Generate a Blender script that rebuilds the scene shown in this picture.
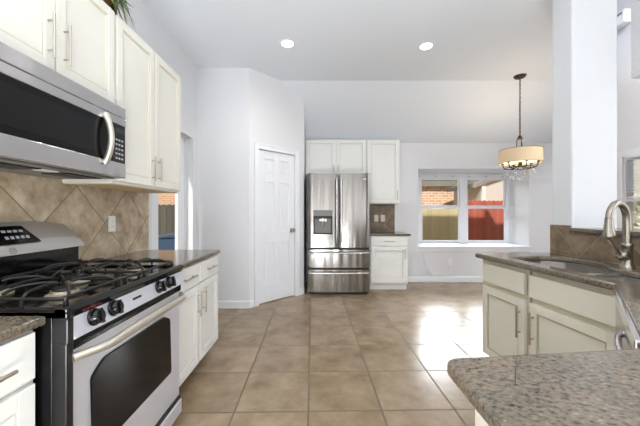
import bpy, bmesh, math, random
from mathutils import Vector, Matrix
random.seed(7)
S = bpy.context.scene
for o in list(bpy.data.objects): bpy.data.objects.remove(o)
COL = S.collection
PI = math.pi
H = 1.207                      # eye height

# ------------------------------------------------------------------ camera
cd = bpy.data.cameras.new('camera'); cam = bpy.data.objects.new('camera', cd); COL.objects.link(cam)
cam.location = (0, 0, H); cam.rotation_euler = (PI/2, 0, 0)
cd.sensor_fit = 'HORIZONTAL'; cd.sensor_width = 36; cd.lens = 36*296/640
cd.shift_x = 2/640; cd.clip_start = 0.02; cd.clip_end = 200
S.camera = cam
# ------------------------------------------------------------------ world, sun, area lights, exposure
w = bpy.data.worlds.new('world'); S.world = w; w.use_nodes = True
wn = w.node_tree; bg = wn.nodes['Background']
sky = wn.nodes.new('ShaderNodeTexSky'); sky.sky_type = 'HOSEK_WILKIE'; sky.turbidity = 4; sky.ground_albedo = .5
sky.sun_direction = Vector((0, -.8, .6)).normalized()
mixw = wn.nodes.new('ShaderNodeMixRGB'); mixw.inputs['Fac'].default_value = .75; mixw.inputs[2].default_value = (.80, .90, 1, 1)
wn.links.new(sky.outputs[0], mixw.inputs[1]); wn.links.new(mixw.outputs[0], bg.inputs[0]); bg.inputs[1].default_value = .13

def light(name, kind, loc, rot, energy, color=(1, 1, 1), **k):
    l = bpy.data.lights.new(name, kind); l.energy = energy; l.color = color
    for a, v in k.items(): setattr(l, a, v)
    o = bpy.data.objects.new(name, l); COL.objects.link(o); o.location = loc; o.rotation_euler = rot
    return o
light('sun', 'SUN', (0, -5, 9), (math.radians(50), 0, math.radians(-13)), 2.6, (1, .95, .87), angle=math.radians(1))
# area panels added as fill behind the camera and on the living room side
for wx in (-.9, .55, 2.0):
    light('fill_panel_behind', 'AREA', (wx, -2.1, 1.55), (math.radians(92), 0, 0), 7.5, (.97, .985, 1), shape='RECTANGLE', size=.5, size_y=1.7)
light('floor_fill_panel', 'AREA', (.4, -1.3, .06), (math.radians(164), 0, 0), 285, (.955, .98, 1), shape='RECTANGLE', size=3.0, size_y=1.4)  # unseen panel low behind the camera, added to brighten the ceiling
light('ceiling_fill_panel', 'AREA', (.8, -.6, 2.2), (math.radians(172), 0, 0), 6, (.985, .99, 1), shape='RECTANGLE', size=2.4, size_y=1.0)  # added upward panel, general fill by way of the ceiling
light('fill_panel_living', 'AREA', (4.1, .2, 2.2), (PI/2, math.radians(22), PI/2), 26, (.96, .98, 1), shape='RECTANGLE', size=2.8, size_y=2.6)  # added panel before a solid wall, fills from the right
light('living_room_fill', 'AREA', (3.45, 1.9, 4.5), (0, 0, 0), 46, (.98, .99, 1), shape='DISK', size=.6)  # no fixture here; panel added to brighten the living room wall
# area panel added in place of open sky, brightens the dining floor
light('sky_fill_dining', 'AREA', (3.8, 10.0, 3.75), (math.radians(-78), 0, 0), 560, (.95, .98, 1), shape='RECTANGLE', size=4.4, size_y=1.9)
S.view_settings.view_transform = 'Standard'; S.view_settings.look = 'None'
S.view_settings.gamma = 1; S.view_settings.use_curve_mapping = False
S.view_settings.exposure = 0.5

# ------------------------------------------------------------------ materials
def lin(c):
    return tuple((x/255/12.92 if x/255 <= .04045 else ((x/255+.055)/1.055)**2.4) for x in c) + (1,)
def mat(name, rgb, rough=.5, metal=0, bump=0, bscale=60, **k):
    m = bpy.data.materials.new(name); m.use_nodes = True; nt = m.node_tree; b = nt.nodes['Principled BSDF']
    c = lin(rgb)
    b.inputs['Roughness'].default_value = rough; b.inputs['Metallic'].default_value = metal
    for a, v in k.items(): b.inputs[a.replace('_', ' ')].default_value = v
    tc = nt.nodes.new('ShaderNodeTexCoord')
    n = nt.nodes.new('ShaderNodeTexNoise'); n.inputs['Scale'].default_value = bscale; n.inputs['Detail'].default_value = 3
    nt.links.new(tc.outputs['Object'], n.inputs['Vector'])
    r = nt.nodes.new('ShaderNodeValToRGB')
    r.color_ramp.elements[0].color = tuple(x*.96 for x in c[:3])+(1,); r.color_ramp.elements[1].color = tuple(min(1, x*1.03) for x in c[:3])+(1,)
    nt.links.new(n.outputs['Fac'], r.inputs[0]); nt.links.new(r.outputs[0], b.inputs['Base Color'])
    if bump:
        bp = nt.nodes.new('ShaderNodeBump'); bp.inputs['Strength'].default_value = bump; bp.inputs['Distance'].default_value = .002
        nt.links.new(n.outputs['Fac'], bp.inputs['Height']); nt.links.new(bp.outputs[0], b.inputs['Normal'])
    return m
def emis(m, rgb, s):
    b = m.node_tree.nodes['Principled BSDF']; b.inputs['Emission Color'].default_value = lin(rgb); b.inputs['Emission Strength'].default_value = s; return m
def brushed(name, rgb, rough, axis, metal=1.0, wav=0.0, wax=None):
    """brushed steel: fine grain stretched along one axis, plus the slight waviness of sheet metal"""
    m = mat(name, rgb, rough, metal); nt = m.node_tree; b = nt.nodes['Principled BSDF']
    tc = nt.nodes.new('ShaderNodeTexCoord'); mp = nt.nodes.new('ShaderNodeMapping')
    sc = [260, 260, 260]; sc[axis] = 4; mp.inputs['Scale'].default_value = sc
    n = nt.nodes.new('ShaderNodeTexNoise'); n.inputs['Scale'].default_value = 1; n.inputs['Detail'].default_value = 2
    nt.links.new(tc.outputs['Object'], mp.inputs[0]); nt.links.new(mp.outputs[0], n.inputs[0])
    bp = nt.nodes.new('ShaderNodeBump'); bp.inputs['Strength'].default_value = .12; bp.inputs['Distance'].default_value = .0006
    nt.links.new(n.outputs['Fac'], bp.inputs['Height'])
    if wav:
        mp2 = nt.nodes.new('ShaderNodeMapping'); s2 = [7, 7, 7]; s2[axis if wax is None else wax] = .8; mp2.inputs['Scale'].default_value = s2
        n2 = nt.nodes.new('ShaderNodeTexNoise'); n2.inputs['Scale'].default_value = 1; n2.inputs['Detail'].default_value = 1
        nt.links.new(tc.outputs['Object'], mp2.inputs[0]); nt.links.new(mp2.outputs[0], n2.inputs[0])
        b2 = nt.nodes.new('ShaderNodeBump'); b2.inputs['Strength'].default_value = 1; b2.inputs['Distance'].default_value = wav
        nt.links.new(n2.outputs['Fac'], b2.inputs['Height']); nt.links.new(bp.outputs[0], b2.inputs['Normal']); nt.links.new(b2.outputs[0], b.inputs['Normal'])
    else: nt.links.new(bp.outputs[0], b.inputs['Normal'])
    return m
def tilemat(name, c1, c2, c3, grout, size, mortar, rotate, loc, rough, plane='XY', mottle=3.0, bump=.4, spread=.35):
    m = mat(name, c1, rough); nt = m.node_tree; b = nt.nodes['Principled BSDF']; L = nt.links
    tc = nt.nodes.new('ShaderNodeTexCoord'); src = tc.outputs['Object']
    if plane != 'XY':
        sp = nt.nodes.new('ShaderNodeSeparateXYZ'); cb = nt.nodes.new('ShaderNodeCombineXYZ'); L.new(src, sp.inputs[0])
        L.new(sp.outputs['Y' if plane == 'YZ' else 'X'], cb.inputs[0]); L.new(sp.outputs['Z'], cb.inputs[1]); src0 = cb.outputs[0]
    else: src0 = src
    # move the origin first, then rotate
    va = nt.nodes.new('ShaderNodeVectorMath'); va.operation = 'SUBTRACT'; va.inputs[1].default_value = (loc[0], loc[1], 0); L.new(src0, va.inputs[0])
    vr = nt.nodes.new('ShaderNodeVectorRotate'); vr.rotation_type = 'Z_AXIS'; vr.inputs['Angle'].default_value = rotate; L.new(va.outputs[0], vr.inputs['Vector'])
    br = nt.nodes.new('ShaderNodeTexBrick'); br.offset = 0; br.squash = 1
    br.inputs['Scale'].default_value = 1; br.inputs['Brick Width'].default_value = size; br.inputs['Row Height'].default_value = size
    br.inputs['Mortar Size'].default_value = mortar; br.inputs['Mortar Smooth'].default_value = .1; br.inputs['Bias'].default_value = 0
    br.inputs['Color1'].default_value = (0, 0, 0, 1); br.inputs['Color2'].default_value = (1, 1, 1, 1); br.inputs['Mortar'].default_value = (.5, .5, .5, 1)
    L.new(vr.outputs[0], br.inputs['Vector'])
    n = nt.nodes.new('ShaderNodeTexNoise'); n.inputs['Scale'].default_value = mottle; n.inputs['Detail'].default_value = 7; n.inputs['Roughness'].default_value = .6
    # every tile has its own piece of the mottling
    vm = nt.nodes.new('ShaderNodeVectorMath'); vm.operation = 'SCALE'; vm.inputs['Scale'].default_value = 7; L.new(br.outputs['Color'], vm.inputs[0])
    v2 = nt.nodes.new('ShaderNodeVectorMath'); v2.operation = 'ADD'; L.new(src, v2.inputs[0]); L.new(vm.outputs[0], v2.inputs[1]); L.new(v2.outputs[0], n.inputs['Vector'])
    r = nt.nodes.new('ShaderNodeValToRGB'); e = r.color_ramp.elements; e[0].position = .5-spread/2; e[1].position = .5+spread/2
    e[0].color = lin(c2); e[1].color = lin(c3); k = e.new(.5); k.color = lin(c1); L.new(n.outputs['Fac'], r.inputs[0])
    hs = nt.nodes.new('ShaderNodeMixRGB'); hs.blend_type = 'MULTIPLY'; hs.inputs['Fac'].default_value = .12; L.new(r.outputs[0], hs.inputs[1]); L.new(br.outputs['Color'], hs.inputs[2])
    mx = nt.nodes.new('ShaderNodeMixRGB'); L.new(br.outputs['Fac'], mx.inputs['Fac']); L.new(hs.outputs[0], mx.inputs[1]); mx.inputs[2].default_value = lin(grout)
    L.new(mx.outputs[0], b.inputs['Base Color'])
    mr = nt.nodes.new('ShaderNodeMath'); mr.operation = 'MULTIPLY_ADD'; L.new(br.outputs['Fac'], mr.inputs[0]); mr.inputs[1].default_value = .5; mr.inputs[2].default_value = rough
    L.new(mr.outputs[0], b.inputs['Roughness'])
    mm = nt.nodes.new('ShaderNodeMath'); mm.operation = 'MULTIPLY_ADD'; L.new(br.outputs['Fac'], mm.inputs[0]); mm.inputs[1].default_value = -1.0
    sc = nt.nodes.new('ShaderNodeMath'); sc.operation = 'MULTIPLY'; L.new(n.outputs['Fac'], sc.inputs[0]); sc.inputs[1].default_value = .35; L.new(sc.outputs[0], mm.inputs[2])
    bp = nt.nodes.new('ShaderNodeBump'); bp.inputs['Strength'].default_value = bump; bp.inputs['Distance'].default_value = .003
    L.new(mm.outputs[0], bp.inputs['Height']); L.new(bp.outputs[0], b.inputs['Normal'])
    return m
def granite(name='granite', s=1.0):
    m = mat(name, (120, 108, 98), .13); nt = m.node_tree; b = nt.nodes['Principled BSDF']; L = nt.links
    tc = nt.nodes.new('ShaderNodeTexCoord')
    n1 = nt.nodes.new('ShaderNodeTexNoise'); n1.inputs['Scale'].default_value = 105*s; n1.inputs['Detail'].default_value = 4; n1.inputs['Roughness'].default_value = .62
    mp = nt.nodes.new('ShaderNodeMapping'); mp.inputs['Rotation'].default_value = (0, 0, .5); mp.inputs['Scale'].default_value = (.8, 1.25, 1)
    L.new(tc.outputs['Object'], mp.inputs[0]); L.new(mp.outputs[0], n1.inputs[0])
    r1 = nt.nodes.new('ShaderNodeValToRGB'); e = r1.color_ramp.elements
    e[0].position = .28; e[0].color = lin((56, 51, 47)); e[1].position = .78; e[1].color = lin((190, 178, 162))
    for p, c in ((.37, (84, 77, 69)), (.44, (116, 106, 95)), (.54, (136, 126, 112)), (.62, (146, 133, 114))):
        k = e.new(p); k.color = lin(c)
    L.new(n1.outputs['Fac'], r1.inputs[0])
    v = nt.nodes.new('ShaderNodeTexVoronoi'); v.inputs['Scale'].default_value = 210*s; L.new(mp.outputs[0], v.inputs['Vector'])
    r2 = nt.nodes.new('ShaderNodeValToRGB'); f = r2.color_ramp.elements; f[0].position = .0; f[0].color = (.12, .11, .10, 1); f[1].position = .36; f[1].color = (1, 1, 1, 1)
    L.new(v.outputs['Distance'], r2.inputs[0])
    mx = nt.nodes.new('ShaderNodeMixRGB'); mx.blend_type = 'MULTIPLY'; mx.inputs['Fac'].default_value = .35; L.new(r1.outputs[0], mx.inputs[1]); L.new(r2.outputs[0], mx.inputs[2])
    n3 = nt.nodes.new('ShaderNodeTexNoise'); n3.inputs['Scale'].default_value = 9*s; L.new(tc.outputs['Object'], n3.inputs[0])
    r3 = nt.nodes.new('ShaderNodeValToRGB'); g = r3.color_ramp.elements; g[0].position = .38; g[0].color = lin((214, 202, 188)); g[1].position = .62; g[1].color = lin((168, 174, 168)); L.new(n3.outputs['Fac'], r3.inputs[0])
    m2 = nt.nodes.new('ShaderNodeMixRGB'); m2.blend_type = 'MULTIPLY'; m2.inputs['Fac'].default_value = .6; L.new(mx.outputs[0], m2.inputs[1]); L.new(r3.outputs[0], m2.inputs[2])
    L.new(m2.outputs[0], b.inputs['Base Color'])
    return m
def brickmat(name, c1, c2, mortar, bw=.2, bh=.075, plane='XZ'):
    m = mat(name, c1, .85); nt = m.node_tree; b = nt.nodes['Principled BSDF']; L = nt.links
    tc = nt.nodes.new('ShaderNodeTexCoord'); sp = nt.nodes.new('ShaderNodeSeparateXYZ'); cb = nt.nodes.new('ShaderNodeCombineXYZ')
    L.new(tc.outputs['Object'], sp.inputs[0]); L.new(sp.outputs['X' if plane == 'XZ' else 'Y'], cb.inputs[0]); L.new(sp.outputs['Z'], cb.inputs[1])
    br = nt.nodes.new('ShaderNodeTexBrick'); br.inputs['Scale'].default_value = 1; br.inputs['Brick Width'].default_value = bw; br.inputs['Row Height'].default_value = bh
    br.inputs['Mortar Size'].default_value = bh*.11; br.inputs['Color1'].default_value = lin(c1); br.inputs['Color2'].default_value = lin(c2); br.inputs['Mortar'].default_value = lin(mortar)
    L.new(cb.outputs[0], br.inputs['Vector']); L.new(br.outputs['Color'], b.inputs['Base Color'])
    return m
def fencemat(name, c1, c2, board=.14):
    m = mat(name, c1, .85); nt = m.node_tree; b = nt.nodes['Principled BSDF']; L = nt.links
    tc = nt.nodes.new('ShaderNodeTexCoord'); sp = nt.nodes.new('ShaderNodeSeparateXYZ'); L.new(tc.outputs['Object'], sp.inputs[0])
    d = nt.nodes.new('ShaderNodeMath'); d.operation = 'DIVIDE'; d.inputs[1].default_value = board; L.new(sp.outputs['X'], d.inputs[0])
    fr = nt.nodes.new('ShaderNodeMath'); fr.operation = 'FLOOR'; L.new(d.outputs[0], fr.inputs[0])
    wn_ = nt.nodes.new('ShaderNodeTexWhiteNoise'); wn_.noise_dimensions = '1D'; L.new(fr.outputs[0], wn_.inputs['W'])
    mx = nt.nodes.new('ShaderNodeMixRGB'); mx.inputs[1].default_value = lin(c1); mx.inputs[2].default_value = lin(c2); L.new(wn_.outputs['Value'], mx.inputs['Fac'])
    L.new(mx.outputs[0], b.inputs['Base Color'])
    return m
def glassmat(name='clear_glass', tint=(1, 1, 1), rough=0, refl=.08):
    m = bpy.data.materials.new(name); m.use_nodes = True; nt = m.node_tree; nt.nodes.clear()
    o = nt.nodes.new('ShaderNodeOutputMaterial'); t = nt.nodes.new('ShaderNodeBsdfTransparent'); g = nt.nodes.new('ShaderNodeBsdfGlossy'); g.inputs['Roughness'].default_value = .02
    t.inputs[0].default_value = tint+(1,)
    f = nt.nodes.new('ShaderNodeFresnel'); f.inputs[0].default_value = 1.45; mx = nt.nodes.new('ShaderNodeMixShader')
    gm = nt.nodes.new('ShaderNodeNewGeometry'); iv = nt.nodes.new('ShaderNodeMath'); iv.operation = 'SUBTRACT'; iv.inputs[0].default_value = 1; nt.links.new(gm.outputs['Backfacing'], iv.inputs[1])
    ml = nt.nodes.new('ShaderNodeMath'); ml.operation = 'MULTIPLY'; nt.links.new(f.outputs[0], ml.inputs[0]); nt.links.new(iv.outputs[0], ml.inputs[1]); m3 = nt.nodes.new('ShaderNodeMath'); m3.operation = 'MULTIPLY'; m3.inputs[1].default_value = .45; nt.links.new(ml.outputs[0], m3.inputs[0]); nt.links.new(m3.outputs[0], mx.inputs[0]); nt.links.new(t.outputs[0], mx.inputs[1]); nt.links.new(g.outputs[0], mx.inputs[2]); nt.links.new(mx.outputs[0], o.inputs[0])
    return m

M = dict(
    wall=mat('wall_paint', (230, 231, 234), .6, bump=.35, bscale=90),
    wallrough=mat('orange_peel_paint', (226, 228, 231), .55, bump=.9, bscale=75),
    ceil=mat('ceiling_paint', (238, 243, 250), .8, bump=.2, bscale=60),
    trim=mat('white_trim_paint', (240, 242, 246), .35),
    cream=mat('cream_cabinet_paint', (232, 230, 220), .38, bscale=8),
    white=mat('white_cabinet_paint', (238, 238, 234), .38, bscale=8),
    taupe=mat('sink_cabinet_paint', (222, 217, 200), .4, bscale=8),
    beadc=mat('shaded_bead_cream', (216, 210, 193), .5), beadw=mat('shaded_bead_white', (218, 217, 210), .5), beadt=mat('shaded_bead_taupe', (178, 168, 142), .5), frametaupe=mat('face_frame_shade_taupe', (198, 190, 166), .5),  # bead and face frame tones darkened to paint in groove and gap shade
    ply=mat('cabinet_underside_wood', (214, 190, 150), .6, bscale=12),
    darkbrown=mat('dark_toe_kick', (70, 62, 55), .8),  # plain dark brown, for toe kicks and the counter seam
    nickel=mat('satin_nickel', (190, 182, 172), .3, 1),
    faucet=mat('brushed_nickel', (160, 153, 142), .27, 1),
    chrome=mat('polished_chrome', (225, 225, 228), .12, 1),
    steel=brushed('brushed_steel', (200, 200, 203), .26, 0, metal=.95, wav=.010, wax=2),
    fridge=brushed('fridge_steel', (150, 147, 144), .22, 2, wav=.012),
    sinksteel=brushed('sink_steel', (192, 188, 182), .35, 0),
    gsteel=brushed('backguard_steel', (196, 194, 192), .36, 0, metal=.85),
    rhandle=mat('range_handle', (206, 200, 188), .38, .85),
    blackside=mat('black_range_side', (14, 14, 15), .3),
    rsteel=brushed('range_steel', (228, 231, 240), .42, 0, metal=.62),
    steelbar=mat('handle_steel', (215, 214, 212), .22, 1),
    black=mat('black_enamel', (10, 10, 12), .12),
    blackmat=mat('black_plastic', (22, 22, 24), .45),
    iron=mat('cast_iron', (16, 15, 14), .36, bump=.3, bscale=300),
    darkglass=mat('dark_oven_glass', (10, 10, 13), .08, Specular_IOR_Level=.28),
    meshglass=mat('dark_microwave_glass', (12, 15, 18), .22, Specular_IOR_Level=.3),
    doorglass=mat('black_microwave_door', (7, 8, 9), .2, Specular_IOR_Level=.25),
    grey=mat('grey_plastic', (128, 126, 122), .4),
    darkgrey=mat('fridge_side', (48, 46, 46), .45),
    alu=mat('burner_aluminium', (190, 178, 158), .4, .6),
    floor=tilemat('floor_tile', (158, 136, 108), (130, 107, 80), (180, 160, 133), (112, 97, 80), .449, .0055, math.radians(-1.06), (-.059, 1.80), .24, mottle=4.5, spread=.5),
    splash=tilemat('backsplash_tile_left', (196, 178, 149), (156, 135, 106), (226, 213, 188), (146, 129, 106), .346, .0035, PI/4, (1.617, 1.133), .4, plane='YZ', mottle=8, spread=.36),
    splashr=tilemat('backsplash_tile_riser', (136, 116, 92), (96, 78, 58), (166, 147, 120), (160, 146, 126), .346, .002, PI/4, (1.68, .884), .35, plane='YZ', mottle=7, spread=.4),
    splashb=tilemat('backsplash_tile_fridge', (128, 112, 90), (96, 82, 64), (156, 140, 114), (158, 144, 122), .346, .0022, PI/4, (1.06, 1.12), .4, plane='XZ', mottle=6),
    granite=granite(),
    bronze=mat('dark_bronze', (74, 64, 56), .4, .8),
    leaf=mat('leaf_green', (96, 118, 44), .5, bscale=30), leafd=mat('leaf_dark_green', (58, 74, 28), .5, bscale=30), leafy=mat('leaf_pale_green', (176, 180, 120), .5, bscale=30),
    pot=mat('terracotta_pot', (150, 104, 74), .8),
    hedge=mat('hedge_leaves', (204, 202, 182), .8, bscale=14),
    brick=brickmat('neighbour_brick', (236, 196, 158), (222, 172, 136), (246, 240, 228), .3, .11),
    brick3=brickmat('own_brick', (140, 100, 80), (120, 84, 66), (150, 140, 128)),
    greige=mat('greige_wall_paint', (126, 121, 115), .6),
    brick2=brickmat('orange_brick', (226, 170, 130), (240, 196, 158), (240, 226, 206), .24, .09),
    soffit=mat('soffit_paint', (150, 146, 136), .8), roof=mat('roof_shingle', (112, 108, 104), .9),
    siding=mat('pale_siding', (222, 220, 212), .8), white_out=mat('white_downspout', (244, 244, 242), .5),
    fpine=fencemat('pine_fence_boards', (214, 200, 158), (190, 176, 136)), fred=fencemat('red_fence_boards', (196, 108, 90), (178, 94, 80)), fgrey=fencemat('weathered_fence_boards', (112, 106, 94), (92, 88, 80)),
    ground=mat('yard_ground', (96, 98, 66), .95, bscale=4), bin=mat('blue_bin_plastic', (66, 92, 124), .5),
    glass=glassmat(), crystal=mat('crystal', (245, 247, 250), .02, 0, Transmission_Weight=.9, IOR=1.5),
    lamp=emis(mat('recessed_lamp_lens', (255, 255, 255), .5), (255, 250, 242), 14),
    shade=emis(mat('linen_drum_shade', (226, 204, 170), .8, bump=.4, bscale=260, Transmission_Weight=.0), (255, 214, 160), .10),
    diffuser=emis(mat('frosted_lamp_glass', (250, 240, 224), .5), (255, 236, 205), 1.6),
    candle=mat('candle_sleeve', (230, 215, 190), .5),
    display=emis(mat('clock_display', (14, 18, 20), .3), (110, 200, 210), .01),
    button=mat('grey_key_print', (170, 172, 176), .6),
    red=mat('red_script_print', (150, 30, 34), .5),
    plate=mat('white_outlet_plate', (246, 244, 238), .35), platec=mat('beige_outlet_plate', (226, 214, 196), .4), slot=mat('outlet_slot', (110, 108, 104), .6),
    blind=mat('white_blind_slat', (238, 242, 248), .5),
)

# ------------------------------------------------------------------ mesh helpers
def nb(): return bmesh.new()
def bx(b, x0, x1, y0, y1, z0, z1):
    vs = [b.verts.new(p) for p in ((x0,y0,z0),(x1,y0,z0),(x1,y1,z0),(x0,y1,z0),(x0,y0,z1),(x1,y0,z1),(x1,y1,z1),(x0,y1,z1))]
    for f in ((3,2,1,0),(4,5,6,7),(0,1,5,4),(1,2,6,5),(2,3,7,6),(3,0,4,7)): b.faces.new([vs[i] for i in f])
    return b
def prism(b, pts, a0, a1, axis='z'):
    """extrude a 2-D outline; axis z: pts are x,y; axis x: pts are y,z; axis y: pts are x,z"""
    def P(p, a): return {'z': (p[0], p[1], a), 'x': (a, p[0], p[1]), 'y': (p[0], a, p[1])}[axis]
    lo = [b.verts.new(P(p, a0)) for p in pts]; hi = [b.verts.new(P(p, a1)) for p in pts]
    n = len(pts); b.faces.new(lo); b.faces.new(hi[::-1])
    for i in range(n): b.faces.new((lo[i], hi[i], hi[(i+1) % n], lo[(i+1) % n]))
    return b
def tube(b, pts, r, seg=10, caps=True):
    pts = [Vector(p) for p in pts]; rs = r if isinstance(r, (list, tuple)) else [r]*len(pts)
    rings = []; up = None
    for i, p in enumerate(pts):
        t = (pts[min(i+1, len(pts)-1)]-pts[max(i-1, 0)]).normalized()
        if up is None: up = Vector((0, 0, 1)) if abs(t.z) < .9 else Vector((1, 0, 0))
        a = t.cross(up).normalized(); up = a.cross(t).normalized()
        rings.append([b.verts.new(p+(a*math.cos(2*PI*k/seg)+up*math.sin(2*PI*k/seg))*rs[i]) for k in range(seg)])
    for i in range(len(rings)-1):
        for k in range(seg): b.faces.new((rings[i][k], rings[i][(k+1) % seg], rings[i+1][(k+1) % seg], rings[i+1][k]))
    if caps: b.faces.new(rings[0][::-1]); b.faces.new(rings[-1])
    return b
def lathe(b, prof, cx=0, cy=0, cz=0, seg=32):
    rings = []
    for r, z in prof: rings.append([b.verts.new((cx+max(r, 1e-4)*math.cos(2*PI*k/seg), cy+max(r, 1e-4)*math.sin(2*PI*k/seg), cz+z)) for k in range(seg)])
    for i in range(len(rings)-1):
        for k in range(seg): b.faces.new((rings[i][k], rings[i][(k+1) % seg], rings[i+1][(k+1) % seg], rings[i+1][k]))
    return b
def xf(b, m): bmesh.ops.transform(b, matrix=m, verts=b.verts); return b
def obj(name, b, m, parent=None, bev=0, smooth=False, seg=2, fix=True):
    if fix: bmesh.ops.recalc_face_normals(b, faces=b.faces)
    me = bpy.data.meshes.new(name); b.to_mesh(me); b.free()
    o = bpy.data.objects.new(name, me); COL.objects.link(o); me.materials.append(M[m] if isinstance(m, str) else m)
    if smooth:
        for p in me.polygons: p.use_smooth = True
        try: me.set_sharp_from_angle(angle=math.radians(42))
        except Exception: pass
    if bev:
        md = o.modifiers.new('bevel', 'BEVEL'); md.width = bev; md.segments = seg; md.limit_method = 'ANGLE'; md.angle_limit = math.radians(40)
    if parent: o.parent = parent
    return o
def tag(o, label, cat=None, group=None, kind=None):
    if label: o['label'] = label
    if cat: o['category'] = cat
    if group: o['group'] = group
    if kind: o['kind'] = kind
    return o
def thing(name, label, cat, loc=(0, 0, 0), rot=0, group=None, kind=None):
    o = bpy.data.objects.new(name, None); COL.objects.link(o); o.location = loc; o.rotation_euler = (0, 0, rot); o.empty_display_size = .1
    return tag(o, label, cat, group, kind)
def struct(name, b, m, label=None, bev=0, parent=None):
    o = obj(name, b, m, parent, bev)
    if not parent: o['kind'] = 'structure'
    if label: o['label'] = label
    return o
def fillet(pts, radii, n=7):
    out = []
    N = len(pts)
    for i, p in enumerate(pts):
        r = radii[i] if isinstance(radii, (list, tuple)) else radii
        p = Vector(p); a = Vector(pts[i-1]); c = Vector(pts[(i+1) % N])
        if r <= 0: out.append(tuple(p)); continue
        d1 = (a-p).normalized(); d2 = (c-p).normalized(); ang = d1.angle(d2); t = min(r/math.tan(ang/2), (a-p).length*.49, (c-p).length*.49)
        p1 = p+d1*t; p2 = p+d2*t
        for k in range(n+1):
            s = k/n; out.append(tuple((1-s)**2*p1+2*s*(1-s)*p+s*s*p2))
    return out
def slab(name, outline, z_top, thick, m, parent=None, holes=(), bev=.01):
    """stone slab with softly rounded edges, from a 2-D outline with cut-outs"""
    cu = bpy.data.curves.new(name, 'CURVE'); cu.dimensions = '2D'; cu.fill_mode = 'BOTH'
    for pl in (outline,)+tuple(holes):
        sp = cu.splines.new('POLY'); sp.points.add(len(pl)-1); sp.use_cyclic_u = True
        for q, p in zip(sp.points, pl): q.co = (p[0], p[1], 0, 1)
    cu.extrude = thick/2-bev; cu.bevel_depth = bev; cu.bevel_resolution = 3; cu.offset = -bev
    t = bpy.data.objects.new('tmp', cu); COL.objects.link(t)
    dg = bpy.context.evaluated_depsgraph_get(); me = bpy.data.meshes.new_from_object(t.evaluated_get(dg)); bpy.data.objects.remove(t)
    me.transform(Matrix.Translation((0, 0, z_top-thick/2))); me.name = name; me.materials.clear(); me.materials.append(M[m])
    for p in me.polygons: p.use_smooth = True
    try: me.set_sharp_from_angle(angle=math.radians(35))
    except Exception: pass
    o = bpy.data.objects.new(name, me); COL.objects.link(o)
    if parent: o.parent = parent
    return o

# ================================================================== THE ROOM
ZC = 3.05                                    # flat ceiling
WL = -1.53                                   # left wall plane
YB = 5.2                                     # dining wall plane
CT = .884                                    # counter height
struct('floor', bx(nb(), -1.7, 4.4, -2.2, 5.9, -.06, 0), 'floor', 'square beige ceramic floor tiles with dark grout')
# ceiling: flat over the kitchen, sloping down to the dining wall
b = nb()
edge = [(2.45, -2.2), (2.45, 2.55), (4.4, 4.47)]
prism(b, [(-1.7, -2.2), (2.45, -2.2), (2.45, 2.55), (4.05, 4.12), (-1.7, 4.12)], ZC, ZC+.06)
ys, zs = 5.3, ZC-(5.3-4.12)*.568
vs = [(-1.7, 4.12, ZC), (4.05, 4.12, ZC), (4.4, 4.47, ZC-.35*.568), (4.4, ys, zs), (-1.7, ys, zs)]
lo = [b.verts.new(v) for v in vs]; hi = [b.verts.new((v[0], v[1], v[2]+.06)) for v in vs]
b.faces.new(lo); b.faces.new(hi[::-1])
for i in range(5): b.faces.new((lo[i], hi[i], hi[(i+1) % 5], lo[(i+1) % 5]))
struct('ceiling', b, 'ceil', 'pale ceiling sloping down towards the dining wall')
b = nb(); bx(b, 2.2, 4.4, -2.2, 4.9, 4.6, 4.66); struct('ceiling_living', b, 'ceil')
# header between the kitchen ceiling and the tall living room
b = nb(); bx(b, 2.45, 2.5, -2.2, 2.55, ZC-.0, 4.6); prism(b, [(2.45, 2.55), (2.5, 2.53), (4.25, 4.25), (4.2, 4.27)], ZC-.0, 4.6); struct('wall_header', b, 'wall')
# left wall with the glazed door's opening
b = nb(); bx(b, WL-.16, WL, -2.2, 2.72, 0, ZC); bx(b, WL-.16, WL, 3.62, 3.86, 0, ZC); bx(b, WL-.16, WL, 2.72, 3.62, 2.12, ZC)
struct('wall_left', b, 'wall')
# pantry walls
b = nb(); prism(b, [(WL, 3.76), (-.877, 3.76), (-.877-.04, 3.86), (WL, 3.86)], 0, ZC)
prism(b, [(-.21, 4.43), (-.21, YB), (-.31, YB), (-.31, 4.47)], 0, 2.95)
c45 = math.cos(PI/4)
def rotbox(b, x0, x1, y0, y1, z0, z1):
    t = nb(); bx(t, x0, x1, y0, y1, z0, z1); xf(t, Matrix.Translation((-.877, 3.76, 0)) @ Matrix.Rotation(PI/4, 4, 'Z'))
    me = bpy.data.meshes.new('t'); t.to_mesh(me); b.from_mesh(me); t.free(); bpy.data.meshes.remove(me)
D0, D1, DH = .145, .765, 2.045                # pantry door opening along the angled wall
rotbox(b, 0, D0, 0, .1, 0, ZC); rotbox(b, D1, .943, 0, .1, 0, ZC-.0); rotbox(b, D0, D1, 0, .1, DH, ZC)
struct('wall_pantry', b, 'wall', 'white angled wall of the corner pantry')
# dining wall with the deep window recess
NX0, NX1, NZ0, NZ1, NY = 1.76, 3.72, .60, 2.0, 5.74
b = nb(); bx(b, -.31, NX0, YB, YB+.6, 0, 2.52); bx(b, NX1, 4.4, YB, YB+.6, 0, 2.52); bx(b, NX0, NX1, YB, YB+.6, 0, NZ0); bx(b, NX0, NX1, YB, YB+.6, NZ1, 2.52)
struct('wall_back', b, 'wall')
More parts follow.
